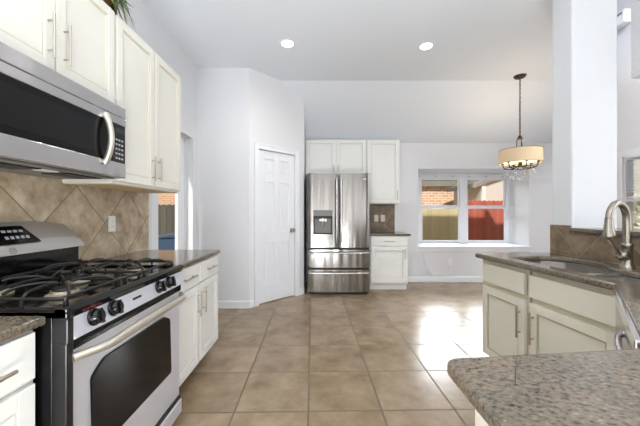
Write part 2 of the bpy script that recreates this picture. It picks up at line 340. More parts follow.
# right wall with the living room window
RX = 4.2
b = nb(); bx(b, RX, RX+.15, -2.2, 2.55, 0, 4.6); bx(b, RX, RX+.15, 4.08, 5.2, 0, 4.6); bx(b, RX, RX+.15, 2.55, 4.08, 0, .75); bx(b, RX, RX+.15, 2.55, 4.08, 1.97, 4.6)
struct('wall_right', b, 'wall')
struct('wall_behind', bx(nb(), -1.7, 4.4, -2.35, -2.2, 0, 4.6), 'greige')
b = nb(); bx(b, -.31, NX0, YB+.6, YB+.66, -.3, 2.5); bx(b, NX1, 5.4, YB+.6, YB+.66, -.3, 2.5); bx(b, NX0, NX1, YB+.6, YB+.66, -.3, NZ0); bx(b, NX0, NX1, YB+.6, YB+.66, NZ1, 2.5); struct('wall_bounce_skin', b, 'brick3')  # unseen dark brick skin added to cut light bouncing onto the fences
# full-height column at the end of the raised bar wall
struct('column', bx(nb(), 1.93, 2.28, 2.25, 2.445, 0, ZC), 'wallrough', 'white textured full-height column at the end of the bar ledge', bev=.012)
struct('wall_bar', bx(nb(), 1.93, 2.05, -.6, 2.25, 0, 1.06), 'wall', 'low half wall carrying the granite bar ledge')
struct('wall_soffit', bx(nb(), 2.5, 2.85, 1.1, 2.364, 2.28, 4.6), 'wall', 'grey-white soffit hanging right of the column')
# roof and outer shell
b = nb(); prism(b, [(-2.6, 4.72), (4.4, 4.72), (6.25, 2.7), (6.25, 2.8), (4.45, 4.85), (-2.6, 4.85)], -2.1, 5.7, 'x'); struct('roof', b, 'roof')
# skirtings
def base(name, x0, y0, x1, y1, h=.095, t=.014):
    d = Vector((x1-x0, y1-y0)); L = d.length; a = math.atan2(d.y, d.x)
    b = nb(); prism(b, [(0, 0), (-t, 0), (-t, h-.015), (-t*.45, h), (0, h)], 0, L, 'x')
    xf(b, Matrix.Translation((x0, y0, 0)) @ Matrix.Rotation(a, 4, 'Z')); struct(name, b, 'trim')
base('baseboard_left', WL+.001, 3.759, -.88, 3.759)
base('baseboard_pantry', -.877, 3.76, -.877+(D0-.075)*c45, 3.76+(D0-.075)*c45)
base('baseboard_pantry_right', -.877+(D1+.07)*c45, 3.76+(D1+.07)*c45, -.212, 4.428)
base('baseboard_back', 1.43, YB-.001, 4.19, YB-.001)
# window recess stool and apron, casing
b = nb(); bx(b, NX0-.03, NX1+.0, YB-.035, NY, NZ0-.002, NZ0+.022); bx(b, NX0-.01, NX1, YB-.016, YB, NZ0-.07, NZ0-.002); bx(b, NX1-.018, NX1-.001, YB-.01, NY, NZ0+.02, NZ1)
bx(b, NX0, NX1, YB-.01, NY, NZ1-.016, NZ1-.001)
struct('trim_1', b, 'trim', 'white sill board and lining of the dining window recess', bev=.004)

# ---- dining window
win = thing('window_1', 'white double-hung twin window in the dining recess', None, (2.85, NY, NZ0+.022), 0, kind='structure')
def wl(b): return xf(b, Matrix.Translation((-2.85, -NY, -(NZ0+.022))))
z0, z1 = NZ0+.022, NZ1-.016
b = nb(); fy0, fy1 = NY-.005, NY+.06
bx(b, NX0, 2.0, fy0, fy1, z0, z1); bx(b, 3.645, NX1-.018, fy0, fy1, z0, z1); bx(b, 2.752, 2.89, fy0, fy1, z0, z1)
bx(b, 2.0, 2.752, fy0, fy1, z1-.1, z1); bx(b, 2.89, 3.645, fy0, fy1, z1-.1, z1); bx(b, 2.0, 2.752, fy0, fy1, z0, z0+.02); bx(b, 2.89, 3.645, fy0, fy1, z0, z0+.02)
obj('window_frame', wl(b), 'trim', win, .004)
for (a, c) in ((2.0, 2.752), (2.89, 3.645)):
    for (lo_, hi_, yy) in ((z0+.02, 1.325, NY+.005), (1.322, z1-.1, NY+.03)):
        b = nb(); t = .026; bx(b, a, a+t, yy, yy+.025, lo_, hi_); bx(b, c-t, c, yy, yy+.025, lo_, hi_); bx(b, a+t, c-t, yy, yy+.025, lo_, lo_+.034); bx(b, a+t, c-t, yy, yy+.025, hi_-.034, hi_)
        s = obj('sash', wl(b), 'trim', win, .003)
        b = nb(); bx(b, a+t, c-t, yy+.01, yy+.014, lo_+.034, hi_-.034); obj('pane', wl(b), 'glass', s)
# curtain rail across the head of the window
rail = thing('curtain_rail', 'white curtain rail across the head of the dining window', 'curtain rail', (2.8, NY-.05, 1.93))
b = nb(); tube(b, [(-.98, 0, 0), (.88, 0, 0)], .012, 10); obj('rail', b, 'trim', rail, smooth=True)
for k in range(6):
    b = nb(); bx(b, -.85+k*.32, -.835+k*.32, -.006, .045, -.03, .014); obj('bracket', b, 'steelbar', rail)

# ---- living room window with blind
win = thing('window_2', 'living room window behind the bar ledge, partly covered by a blind', None, (RX, 3.3, .75), 0, kind='structure')
b = nb()
def w2(b): return xf(b, Matrix.Translation((-RX, -3.3, -.75)))
bx(b, RX-.018, RX, 4.08, 4.135, .67, 2.06); bx(b, RX-.018, RX, 2.47, 2.55, .67, 2.06); bx(b, RX-.018, RX, 2.55, 4.08, 1.97, 2.06); bx(b, RX-.03, RX, 2.5, 4.1, .70, .75)
obj('casing', w2(b), 'trim', win, .004)
b = nb(); X0, X1 = RX+.012, RX+.045
bx(b, X0, X1, 4.05, 4.08, .75, 1.97); bx(b, X0, X1, 2.55, 2.61, .75, 1.97); bx(b, X0, X1, 2.61, 4.05, .75, .8); bx(b, X0, X1, 2.61, 4.05, 1.92, 1.97); bx(b, X0, X1, 2.61, 4.05, 1.36, 1.4)
f = obj('window_frame', w2(b), 'trim', win, .003)
b = nb(); bx(b, RX+.026, RX+.03, 2.61, 4.05, .8, 1.36); obj('pane', w2(b), 'glass', f)
b = nb(); bx(b, RX+.026, RX+.03, 2.61, 4.05, 1.4, 1.92); obj('pane', w2(b), 'glass', f)
bl = thing('window_blind', 'white slatted blind pulled halfway down the living room window', 'blind', (RX-.035, 3.3, 1.97))
b = nb(); bx(b, -.02, .022, -.69, .695, -.03, .015); obj('headrail', b, 'trim', bl, .003)
b = nb()
for k in range(18):
    z = -.045-k*.0255
    prism(b, [(-.011, z-.004), (.011, z+.004), (.011, z+.0055), (-.011, z-.0025)], -.68, .69, 'y')
obj('slats', b, 'blind', bl)
b = nb(); bx(b, -.012, .012, -.68, .69, -.56, -.545); obj('bottom_rail', b, 'trim', bl, .002)

# ---- glazed side door in the left wall
dr = thing('door_2', 'white glazed side door in the left wall past the counter', None, (WL-.11, 3.21, 0), 0, kind='structure')
def dl(b): return xf(b, Matrix.Translation((-(WL-.11), -3.21, 0)))
b = nb(); x0, x1 = WL-.135, WL-.095
bx(b, x0, x1, 2.74, 3.015, .02, 2.1); bx(b, x0, x1, 3.44, 3.6, .02, 2.1); bx(b, x0, x1, 3.015, 3.44, 1.95, 2.1); bx(b, x0, x1, 3.015, 3.44, .02, .26)
lf = obj('door_leaf', dl(b), 'trim', dr, .004)
b = nb(); bx(b, WL-.12, WL-.112, 3.015, 3.44, .26, 1.95); obj('pane', dl(b), 'glass', lf)
b = nb(); bx(b, WL-.15, WL-.08, 2.721, 2.74, 0, 2.118); bx(b, WL-.15, WL-.08, 3.6, 3.619, 0, 2.118); bx(b, WL-.15, WL-.08, 2.74, 3.6, 2.1, 2.118); obj('door_frame', dl(b), 'trim', dr)

# ---- pantry door
dr = thing('door_1', 'white six-panel pantry door in the angled wall', None, (-.877, 3.76, 0), PI/4, kind='structure')
b = nb(); L0, L1 = D0+.004, D1-.004; lw = L1-L0; yb0, yb1 = .012, .047
stx = [(0, .095), (lw/2-.045, lw/2+.045), (lw-.095, lw)]
for a, c in stx: bx(b, L0+a, L0+c, yb0, yb1, .012, DH-.005)
rz = [(.012, .21), (.80, .95), (1.62, 1.72), (1.93, DH-.005)]
for a, c in rz:
    bx(b, L0+.095, L0+lw/2-.045, yb0, yb1, a, c); bx(b, L0+lw/2+.045, L1-.095, yb0, yb1, a, c)
leaf = obj('door_leaf', b, 'trim', dr, .006, seg=2)
for (a, c) in ((L0+.095, L0+lw/2-.045), (L0+lw/2+.045, L1-.095)):
    for (za, zb) in ((.21, .80), (.95, 1.62), (1.72, 1.93)):
        b = nb(); bx(b, a, c, yb0+.021, yb1-.008, za, zb); bx(b, a+.034, c-.034, yb0+.007, yb0+.026, za+.034, zb-.034); obj('door_panel', b, 'trim', leaf, .006)
b = nb()
bx(b, D0-.062, D0-.001, -.018, .0, 0, DH+.062); bx(b, D1+.001, D1+.062, -.018, 0, 0, DH+.062); bx(b, D0-.001, D1+.001, -.018, 0, DH+.001, DH+.062)
bx(b, D0-.07, D0-.05, -.024, 0, 0, DH+.07); bx(b, D1+.05, D1+.07, -.024, 0, 0, DH+.07); bx(b, D0-.05, D1+.05, -.024, 0, DH+.05, DH+.07)
obj('door_casing', b, 'trim', dr, .004)
b = nb(); lathe(b, [(.0, 0), (.03, 0), (.03, .006), (.012, .01), (.011, .03), (.026, .036), (.03, .05), (.024, .064), (0, .068)], seg=20)
xf(b, Matrix.Translation((L1-.055, yb0, .96)) @ Matrix.Rotation(PI/2, 4, 'X')); obj('door_knob', b, 'nickel', dr, smooth=True)['label'] = 'round nickel knob'
for z in (.25, 1.05, 1.82):
    b = nb(); tube(b, [(L0-.001, .002, z-.045), (L0-.001, .002, z+.045)], .007, 8); obj('hinge', b, 'nickel', dr, smooth=True)

# ================================================================== CABINETS
def panel_front(parent, name, x0, x1, z0, z1, m, t=.022, fr=.052, label=None, flat=False):
    """a framed door or drawer front with a recessed panel; local frame: x along, front towards -y"""
    b = nb()
    if flat: bx(b, x0, x1, -t, -.001, z0, z1)
    else:
        bx(b, x0, x0+fr, -t, -.001, z0, z1); bx(b, x1-fr, x1, -t, -.001, z0, z1); bx(b, x0+fr, x1-fr, -t, -.001, z0, z0+fr); bx(b, x0+fr, x1-fr, -t, -.001, z1-fr, z1)
        bx(b, x0+fr-.001, x1-fr+.001, -t+.012, -.001, z0+fr-.001, z1-fr+.001)
        o = obj(name, b, m, parent, .0025)
        b = nb(); e = .009                               # bead inside the frame, tinted darker for groove shade
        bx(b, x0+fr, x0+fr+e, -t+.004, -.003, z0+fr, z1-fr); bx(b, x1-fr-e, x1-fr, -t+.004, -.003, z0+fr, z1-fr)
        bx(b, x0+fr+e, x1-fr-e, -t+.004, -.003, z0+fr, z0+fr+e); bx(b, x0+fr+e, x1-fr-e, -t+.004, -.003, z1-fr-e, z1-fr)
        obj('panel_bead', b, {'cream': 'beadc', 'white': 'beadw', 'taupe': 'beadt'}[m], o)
        return o
    return obj(name, b, m, parent, .0025)
def pull(front, x, z, length, vertical=True, off=.02, m='nickel'):
    b = nb(); h = length/2; y = -off-.03; r = .0058; q = h*.66
    if vertical:
        tube(b, [(x, y, z-h), (x, y, z+h)], r, 10)
        for s in (-q, q): tube(b, [(x, y, z+s), (x, -off+.001, z+s)], .0045, 8)
    else:
        tube(b, [(x-h, y, z), (x+h, y, z)], r, 10)
        for s in (-q, q): tube(b, [(x+s, y, z), (x+s, -off+.001, z)], .0045, 8)
    return obj('bar_pull', b, m, front, smooth=True)
def carcass(parent, wd, d, z0, z1, m, toe=False, under=None):
    b = nb(); bx(b, 0, wd, 0, d, z0, z1)
    o = obj('cabinet_body', b, m, parent, .002)
    if toe: b = nb(); bx(b, .0, wd, .07, d, 0, z0); obj('toe_kick', b, 'darkbrown' if toe == 1 else toe, parent)
    if under: b = nb(); bx(b, .012, wd-.012, .012, d, z0-.004, z0); obj('underside_panel', b, under, parent)
    return o
R90 = PI/2
UF = -1.2                                   # face plane of the left upper cabinets
# over-the-microwave wall cabinet
c = thing('wall_cabinet', 'short cream wall cabinet above the microwave', 'wall cabinet', (UF-.02, .95, 0), R90, 'left wall cabinets')
carcass(c, .805, UF-.02-WL-.001, 1.83, 2.404, 'cream')
d = panel_front(c, 'door', .012, .399, 1.845, 2.392, 'cream'); pull(d, .399-.035, 1.995, .2)
d = panel_front(c, 'door', .407, .795, 1.845, 2.392, 'cream'); pull(d, .407+.04, 1.995, .2)
# tall double wall cabinet
c = thing('wall_cabinet', 'tall cream two-door wall cabinet between microwave and side door', 'wall cabinet', (UF-.02, 1.757, 0), R90, 'left wall cabinets')
carcass(c, .843, UF-.02-WL-.001, 1.384, 2.404, 'cream', under='ply')
d = panel_front(c, 'door', .012, .412, 1.40, 2.392, 'cream'); pull(d, .412-.03, 1.525, .18)
d = panel_front(c, 'door', .428, .832, 1.40, 2.392, 'cream'); pull(d, .428+.03, 1.525, .18)
# base cabinets left
c = thing('base_cabinet', 'white base cabinet under granite, nearest the camera left of the range', 'base cabinet', (-.89, .315, 0), R90, 'left base cabinets')
carcass(c, .61, .635, .1, .853, 'white', toe=1)
d = panel_front(c, 'drawer', .015, .595, .70, .842, 'white', flat=True); pull(d, .41, .765, .2, False)
panel_front(c, 'door', .015, .595, .115, .685, 'white')
c = thing('base_cabinet', 'white two-door two-drawer base cabinet right of the range', 'base cabinet', (-.89, 1.768, 0), R90, 'left base cabinets')
carcass(c, .82, .635, .1, .853, 'white', toe=1)
d = panel_front(c, 'drawer', .012, .398, .70, .842, 'white', flat=True); pull(d, .205, .772, .19, False)
d = panel_front(c, 'drawer', .418, .808, .70, .842, 'white', flat=True); pull(d, .613, .772, .19, False)
d = panel_front(c, 'door', .012, .398, .115, .685, 'white'); pull(d, .36, .555, .18)
d = panel_front(c, 'door', .418, .808, .115, .685, 'white'); pull(d, .455, .555, .18)
# back wall cabinets
c = thing('wall_cabinet', 'white two-door wall cabinet above the refrigerator', 'wall cabinet', (-.205, 4.89, 0), 0, 'back wall cabinets')
carcass(c, 1.0, .30, 1.83, 2.42, 'white')
d = panel_front(c, 'door', .01, .492, 1.845, 2.405, 'white'); pull(d, .46, 1.93, .13)
d = panel_front(c, 'door', .508, .99, 1.845, 2.405, 'white'); pull(d, .54, 1.93, .13)
c = thing('wall_cabinet', 'tall white single-door wall cabinet right of the refrigerator', 'wall cabinet', (.80, 4.89, 0), 0, 'back wall cabinets')
carcass(c, .55, .30, 1.36, 2.42, 'white')
d = panel_front(c, 'door', .014, .536, 1.372, 2.405, 'white', fr=.06); pull(d, .505, 1.50, .16)
c = thing('base_cabinet', 'small white base cabinet with one drawer beside the refrigerator', 'base cabinet', (.80, 4.61, 0), 0)
carcass(c, .60, .58, .1, .853, 'white', toe='white')
d = panel_front(c, 'drawer', .02, .58, .70, .842, 'white', flat=True); pull(d, .3, .77, .17, False)
d = panel_front(c, 'door', .02, .58, .125, .68, 'white', fr=.06); pull(d, .545, .575, .17)
# sink run, turned a little towards the room
SR = -PI/2+math.radians(4.75)
def runp(s, off=0):            # a point s metres along the sink run from its far end, off metres out from the face
    d = Vector((math.cos(SR), math.sin(SR))); n = Vector((math.sin(SR), -math.cos(SR))); p = Vector((1.318, 2.37))+d*s+n*off; return p
def open_carcass(c, wd, dd):           # no top: the bowls hang free inside
    b = nb(); bx(b, 0, .02, 0, dd, .1, .60 if wd > .5 else .848); bx(b, wd-.02, wd, 0, dd, .1, .60); bx(b, wd-.02, wd, 0, .06, .60, .848); bx(b, .02, wd-.02, 0, dd, .1, .12); bx(b, .02, wd-.02, dd-.01, dd, .12, .60)
    for v in b.verts: pass
    bx(b, .02, wd-.02, 0, .018, .12, .16); bx(b, .02, wd-.02, 0, .018, .62, .70); bx(b, .02, wd-.02, 0, .018, .80, .848); bx(b, .02, .05, 0, .018, .16, .62); bx(b, wd-.05, wd-.02, 0, .018, .16, .62)
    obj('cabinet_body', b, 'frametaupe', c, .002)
    b = nb(); bx(b, 0, wd, .07, dd, 0, .1); obj('toe_kick', b, 'darkbrown', c)
p = runp(0)
c = thing('base_cabinet', 'cream base cabinet at the far end of the sink run, one drawer over one door', 'base cabinet', (p.x, p.y, 0), SR, 'sink run cabinets')
open_carcass(c, .475, .50)
d = panel_front(c, 'drawer', .03, .455, .675, .815, 'taupe', flat=True)
d = panel_front(c, 'door', .03, .455, .115, .64, 'taupe'); pull(d, .42, .49, .2)
p = runp(.476)
c = thing('base_cabinet', 'cream sink base cabinet with a wide false front under the sink', 'base cabinet', (p.x, p.y, 0), SR, 'sink run cabinets')
open_carcass(c, .55, .50)
panel_front(c, 'false_front', .02, .535, .675, .815, 'taupe', flat=True)
d = panel_front(c, 'door', .02, .535, .115, .64, 'taupe'); pull(d, .055, .49, .2)
# cabinet under the foreground counter
c = thing('base_cabinet', 'cream base cabinet under the foreground granite counter', 'base cabinet', (.325, -.55, 0), 0)
b = nb(); bx(b, 0, .40, 0, 1.165, .1, .848); obj('cabinet_body', b, 'taupe', c, .003)
b = nb(); bx(b, .06, .40, 0, 1.10, 0, .1); obj('toe_kick', b, 'darkbrown', c)
b = nb(); bx(b, -.012, 0, .05, 1.13, .14, .82); obj('end_panel', b, 'taupe', c, .003)

# ================================================================== COUNTERS
o = slab('granite_worktop', fillet([(WL+.004, .28), (-.857, .28), (-.857, .938), (WL+.004, .938)], [0, 0, .012, 0]), CT, .031, 'granite'); tag(o, 'short granite worktop at the left edge, in front of the range', 'worktop', 'granite worktops')
o = slab('granite_worktop', fillet([(WL+.004, 1.765), (-.857, 1.765), (-.857, 2.61), (WL+.004, 2.61)], [0, .01, .02, 0]), CT, .031, 'granite'); tag(o, 'granite worktop between the range and the side door', 'worktop', 'granite worktops')
o = slab('granite_worktop', fillet([(.785, 5.19), (.785, 4.57), (1.44, 4.57), (1.44, 5.19)], [0, .01, .02, 0]), CT, .031, 'granite'); tag(o, 'small dark granite worktop beside the refrigerator', 'worktop', 'granite worktops')
hole = fillet([(1.40, 2.175), (1.66, 2.22), (1.79, 2.15), (1.84, 2.01), (1.83, 1.90), (1.75, 1.78), (1.715, 1.70), (1.72, 1.6), (1.71, 1.30), (1.665, 1.255), (1.49, 1.255), (1.455, 1.30)], .03, 3)
U = fillet([(1.264, 2.40), (1.352, 1.355), (.785, .716), (.281, .664), (.281, -.6), (1.912, -.6), (1.912, 2.44)][::-1], [0.0, 0, 0, .03, .04, .02, .025][::1])
o = slab('granite_worktop', U, CT, .035, 'granite', holes=(hole,), bev=.012); tag(o, 'large granite worktop wrapping from the sink to the foreground', 'worktop', 'granite worktops')
b = nb(); tube(b, [(.449, .668, CT+.0003), (.37, .556, CT+.0003)], .0009, 6); obj('seam', b, 'darkbrown', o)
o = slab('bar_ledge', fillet([(1.885, -.6), (2.32, -.6), (2.32, 2.235), (1.885, 2.235)], [0, 0, .02, .02]), 1.096, .034, 'granite', bev=.012); tag(o, 'raised granite bar ledge on the half wall behind the faucet', 'bar ledge')

# backsplashes (they start at the stone)
o = obj('tile_backsplash', bx(nb(), WL+.001, WL+.012, .2, 2.655, CT+.001, 1.50), 'splash'); tag(o, 'tan diagonal tile backsplash behind the range', 'backsplash')
b = nb(); prism(b, [(-.6, CT+.001), (2.443, CT+.001), (2.443, 1.112), (2.252, 1.112), (2.252, 1.058), (-.6, 1.058)], 1.914, 1.929, 'x')
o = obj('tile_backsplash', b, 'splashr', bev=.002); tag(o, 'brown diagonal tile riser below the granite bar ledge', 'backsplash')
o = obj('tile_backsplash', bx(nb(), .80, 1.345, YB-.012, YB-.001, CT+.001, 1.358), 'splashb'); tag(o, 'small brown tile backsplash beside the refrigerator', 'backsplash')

# outlets
def outlet(loc, rot, label, m='plate', n=1, sw=False, group=None):
    t = thing('wall_outlet', label, 'outlet', loc, rot, group)
    b = nb(); bx(b, -.036, .036, -.006, 0, -.058, .058); obj('cover_plate', b, m, t, .002)
    for s in (-.02, .02):
        b = nb(); lathe(b, [(0, 0), (.0155, 0), (.0155, .003), (0, .003)], seg=16); xf(b, Matrix.Translation((0, -.005, s)) @ Matrix.Rotation(PI/2, 4, 'X')); r = obj('socket', b, m, t)
        b = nb(); bx(b, -.007, -.005, -.0086, -.0078, s-.004, s+.004); bx(b, .005, .007, -.0086, -.0078, s-.004, s+.004); obj('slot', b, 'slot', r)
    return t
outlet((WL+.013, 2.175, 1.128), R90, 'white outlet plate on the tan backsplash right of the range')
outlet((1.02, YB-.013, 1.115), 0, 'beige outlet plate beside the refrigerator, left of the pair', 'platec', group='outlets beside the refrigerator')
outlet((1.135, YB-.013, 1.115), 0, 'beige outlet plate beside the refrigerator, right of the pair', 'platec', group='outlets beside the refrigerator')
outlet((2.32, YB-.001, .35), 0, 'white wall outlet below the dining window')
b = nb(); P = [(1.86, YB-.012, .52), (1.87, YB-.012, .36), (1.93, YB-.02, .22), (2.02, YB-.03, .125), (2.16, YB-.04, .105), (2.27, YB-.03, .15), (2.32, YB-.02, .27), (2.32, YB-.012, .325)]
def smoothpath(P, n=8):
    out = []; P = [Vector(p) for p in P]
    for i in range(len(P)-1):
        a, b_, c, d = P[max(i-1, 0)], P[i], P[i+1], P[min(i+2, len(P)-1)]
        for k in range(n):
            t = k/n; out.append(.5*((2*b_)+(c-a)*t+(2*a-5*b_+4*c-d)*t*t+(3*b_-a-3*c+d)*t**3))
    out.append(P[-1]); return out
tube(b, smoothpath(P), .004, 8); o = obj('cable', b, 'trim', smooth=True); tag(o, 'white cable drooping from the sill to the wall outlet', 'cable')

# ================================================================== RANGE
RY, RW = .942, .81
g = thing('gas_range', 'stainless steel freestanding gas range with black grates', 'range', (-.80, RY, 0), R90)
# local: x = along the wall, y = into the wall, front at y=0
b = nb(); bx(b, 0, RW, .045, .715, .03, .875); bx(b, 0, .028, .0, .05, .13, .79); obj('range_body', b, 'blackside', g, .004)
for x in (.05, RW-.05):
    for y in (.09, .65): b = nb(); tube(b, [(x, y, 0), (x, y, .035)], .018, 10); obj('levelling_foot', b, 'blackmat', g)
b = nb(); prism(b, [(.006, .866), (.015, .85), (.05, .85), (.05, .87), (.62, .87), (.62, .892), (.042, .892), (.037, .904), (.012, .904), (-.002, .890)], 0, RW, 'x')
bx(b, 0, .018, .0, .62, .87, .902); bx(b, RW-.018, RW, .0, .62, .87, .902)
obj('cooktop', b, 'black', g, .003)
# sloped control strip
b = nb(); prism(b, [(.008, .866), (.045, .866), (.045, .794), (-.008, .794)], .022, RW, 'x'); cs = obj('control_strip', b, 'rsteel', g, .002)
b = nb(); bx(b, -.003, .022, -.006, .046, .788, .870); obj('end_cap', b, 'blackside', g, .004)
tilt = -math.atan2(.016, .072)
for i, yy in enumerate((1.045, 1.145, 1.475, 1.575)):
    x = yy-RY+.012; zc = .836; yf = .0005
    b = nb(); lathe(b, [(0, .0), (.031, .0), (.031, .004), (.027, .006), (.026, .024), (.022, .028), (0, .028)], seg=24); bx(b, -.006, .006, -.026, .026, .026, .034)
    mt = Matrix.Translation((x, yf, zc)) @ Matrix.Rotation(PI/2+tilt*.9, 4, 'X') @ Matrix.Rotation(.0, 4, 'Z')
    xf(b, mt); obj('burner_knob', b, 'black', g, smooth=True)
b = nb(); x = 1.31-RY; bx(b, x-.03, x+.03, -.001, .01, .828, .838); obj('mark_strip', b, 'blackmat', g)
# vent slot above door
b = nb(); bx(b, .026, RW, .012, .05, .752, .792); v = obj('vent_strip', b, 'black', g)
for k in range(2):
    b = nb(); bx(b, .08, RW-.08, .0095, .012, .768+k*.010, .772+k*.010); obj('vent_slot', b, 'blackmat', v)
# door
b = nb(); wx0, wx1, wz0, wz1 = .125, .69, .325, .655
outer = [(.028, .135), (RW-.002, .135), (RW-.002, .752), (.028, .752)]
inner = fillet([(wx0+.01, wz0), (wx1+.01, wz0), (wx1-.005, wz1-.03), (wx1-.06, wz1), (wx0+.06, wz1-.0), (wx0, wz1-.04)], [.02, .02, .03, .05, .05, .03], 4)
door = slab('oven_door', outer, .02, .04, 'rsteel', g, holes=(inner,), bev=.004)
# the slab is built lying down: stand it up (x stays, y becomes z)
door.data.transform(Matrix.Rotation(PI/2, 4, 'X')); door.data.transform(Matrix.Translation((0, .04, 0)))
b = nb(); prism(b, inner, .012, .03, 'y'); obj('oven_window', b, 'darkglass', g)
# handle
b = nb(); n = 26; pts = []
for k in range(n+1):
    t = k/n; x = .022+t*.765; s = math.sin(PI*t)
    pts.append((x, .0-.052*min(1, s*2.6)-.012*s, .735+.012*s))
tube(b, pts, [.0145+.0035*math.sin(PI*k/n) for k in range(n+1)], 12); obj('door_handle', b, 'rhandle', g, smooth=True)
b = nb(); bx(b, .02, RW-.002, .004, .045, .035, .115); dw = obj('storage_drawer', b, 'rsteel', g, .005)
b = nb(); bx(b, .02, RW-.002, .012, .045, .115, .134); obj('drawer_gap', b, 'black', g)
# burners
bspots = [(.19, .17), (.19, .44), (.62, .17), (.62, .44), (.405, .30)]
for x, y in bspots:
    b = nb(); lathe(b, [(0, .892), (.055, .892), (.058, .898), (.045, .906), (.043, .914), (0, .914)], x, y, seg=24); bb = obj('burner', b, 'alu', g, smooth=True)
    b = nb(); lathe(b, [(0, .914), (.036, .914), (.038, .918), (.034, .924), (0, .925)], x, y, seg=24); obj('burner_cap', b, 'iron', bb, smooth=True)
# grates: two with arched fingers, and a narrow middle one
def grate(x0, x1, y0, y1, cs):
    b = nb(); z = .932; r = .0065
    fr = fillet([(x0, y0), (x1, y0), (x1, y1), (x0, y1)], .03, 5); fr = [(p[0], p[1], z-.008) for p in fr]; tube(b, fr+[fr[0]], r, 8, False)
    for (cx, cy) in cs:
        for a in range(4):
            an = PI/4+a*PI/2; ex = x1 if math.cos(an) > 0 else x0
            dx, dy = math.cos(an), math.sin(an)
            R = min(abs((x1 if dx > 0 else x0)-cx), .135)*1.15
            P = [(cx+dx*.022, cy+dy*.022, z+.012), (cx+dx*.06, cy+dy*.06, z+.018), (cx+dx*R*.8, cy+dy*R*.8, z+.014), (cx+dx*R*1.05, cy+dy*R*1.05, z-.006)]
            tube(b, smoothpath(P, 5), .0054, 8)
        for sx in (-1, 1):
            ex = x1 if sx > 0 else x0
            P = [(cx+sx*.03, cy, z+.012), (cx+sx*.08, cy, z+.018), (ex-sx*.02, cy, z+.010), (ex, cy, z-.008), (ex+sx*.002, cy, .902)]
            tube(b, smoothpath(P, 5), .0054, 8)
    ym = (y0+y1)/2
    if len(cs) > 1: tube(b, smoothpath([(x0, ym, z-.008), ((x0*3+x1)/4, ym, z+.01), ((x0+x1)/2, ym, z+.014), ((x0+x1*3)/4, ym, z+.01), (x1, ym, z-.008)], 5), .0065, 8)
    for x in (x0+.02, x1-.02):
        for y in (y0, ym, y1): tube(b, [(x, y, .89), (x, y, z-.006)], .008, 8)
    return obj('grate', b, 'iron', g, smooth=True)
grate(.03, .33, .045, .575, [(.19, .17), (.19, .44)]); grate(.335, .475, .045, .575, [(.405, .30)]); grate(.48, .785, .045, .575, [(.62, .17), (.62, .44)])
# backguard
b = nb(); bx(b, .0, RW, .615, .70, .885, 1.02); bg_ = obj('backguard', b, 'black', g, .004)
b = nb(); prism(b, [(.575, 1.015), (.70, 1.015), (.70, 1.16), (.655, 1.165), (.60, 1.08)], .003, RW-.003, 'x')
# arched silhouette: lower the top towards both ends
for v in b.verts:
    if v.co.z > 1.1:
        pass
bmesh.ops.bisect_plane(b, geom=b.verts[:]+b.edges[:]+b.faces[:], plane_co=(.06, 0, 0), plane_no=(1, 0, 0))
for xx in (.03, .10, .16, .25, .40, .55, .65, .71, .755, .785): bmesh.ops.bisect_plane(b, geom=b.verts[:]+b.edges[:]+b.faces[:], plane_co=(xx, 0, 0), plane_no=(1, 0, 0))
for v in b.verts:
    u = min(v.co.x, RW-v.co.x); k = (v.co.z-1.015)/.15
    drop = .0 if u > .26 else .035*((.26-u)/.26)**2.0
    if u < .06: drop += .028*((.06-u)/.06)**1.6
    v.co.z -= drop*max(0, k)
cp = obj('control_panel', b, 'gsteel', g, .004)
# slanted control glass: between (y .60,z 1.08) and (.655,1.165) the face leans back
def face_pt(x, s): return (x, .60+s*.055-.0015, 1.08+s*.085+.001)
def facequad(name, poly, m, parent, lift=.003):
    b = nb(); nrm = Vector((0, -.085, .055)).normalized()
    P = [Vector(face_pt(*p)) for p in poly]; lo = [b.verts.new(p) for p in P]; hi = [b.verts.new(p+nrm*lift) for p in P]
    b.faces.new(lo[::-1]); b.faces.new(hi)
    for i in range(len(P)): b.faces.new((lo[i], lo[(i+1) % len(P)], hi[(i+1) % len(P)], hi[i]))
    return obj(name, b, m, parent)
dp = facequad('control_glass', fillet([(.08, -.2), (.545, -.2), (.49, .75), (.135, .75)], [.02, .03, .03, .02], 3), 'black', cp)
for k in range(5): facequad('control_key', [(0.145+k*.03, .0), (0.163+k*.03, .0), (0.163+k*.03, .14), (0.145+k*.03, .14)], 'button', dp, .004)
for k in range(5): facequad('control_key', [(0.385+k*.024, .05+.0), (0.400+k*.024, .05), (0.400+k*.024, .2), (0.385+k*.024, .2)], 'button', dp, .004)
for k in range(4): facequad('control_key', [(0.385+k*.026, .4), (0.403+k*.026, .4), (0.403+k*.026, .52), (0.385+k*.026, .52)], 'button', dp, .004)
facequad('clock_display', [(.27, .25), (.36, .25), (.36, .58), (.27, .58)], 'display', dp, .004)

def text_obj(name, s, size, m, parent, mtx, ext=.0006):
    cu = bpy.data.curves.new(name, 'FONT'); cu.body = s; cu.size = size; cu.extrude = ext; cu.align_x = 'CENTER'; cu.align_y = 'CENTER'
    t = bpy.data.objects.new('tmp', cu); COL.objects.link(t); dg = bpy.context.evaluated_depsgraph_get(); me = bpy.data.meshes.new_from_object(t.evaluated_get(dg)); bpy.data.objects.remove(t)
    me.materials.clear(); me.materials.append(M[m]); me.transform(mtx); o = bpy.data.objects.new(name, me); COL.objects.link(o); o.parent = parent; return o
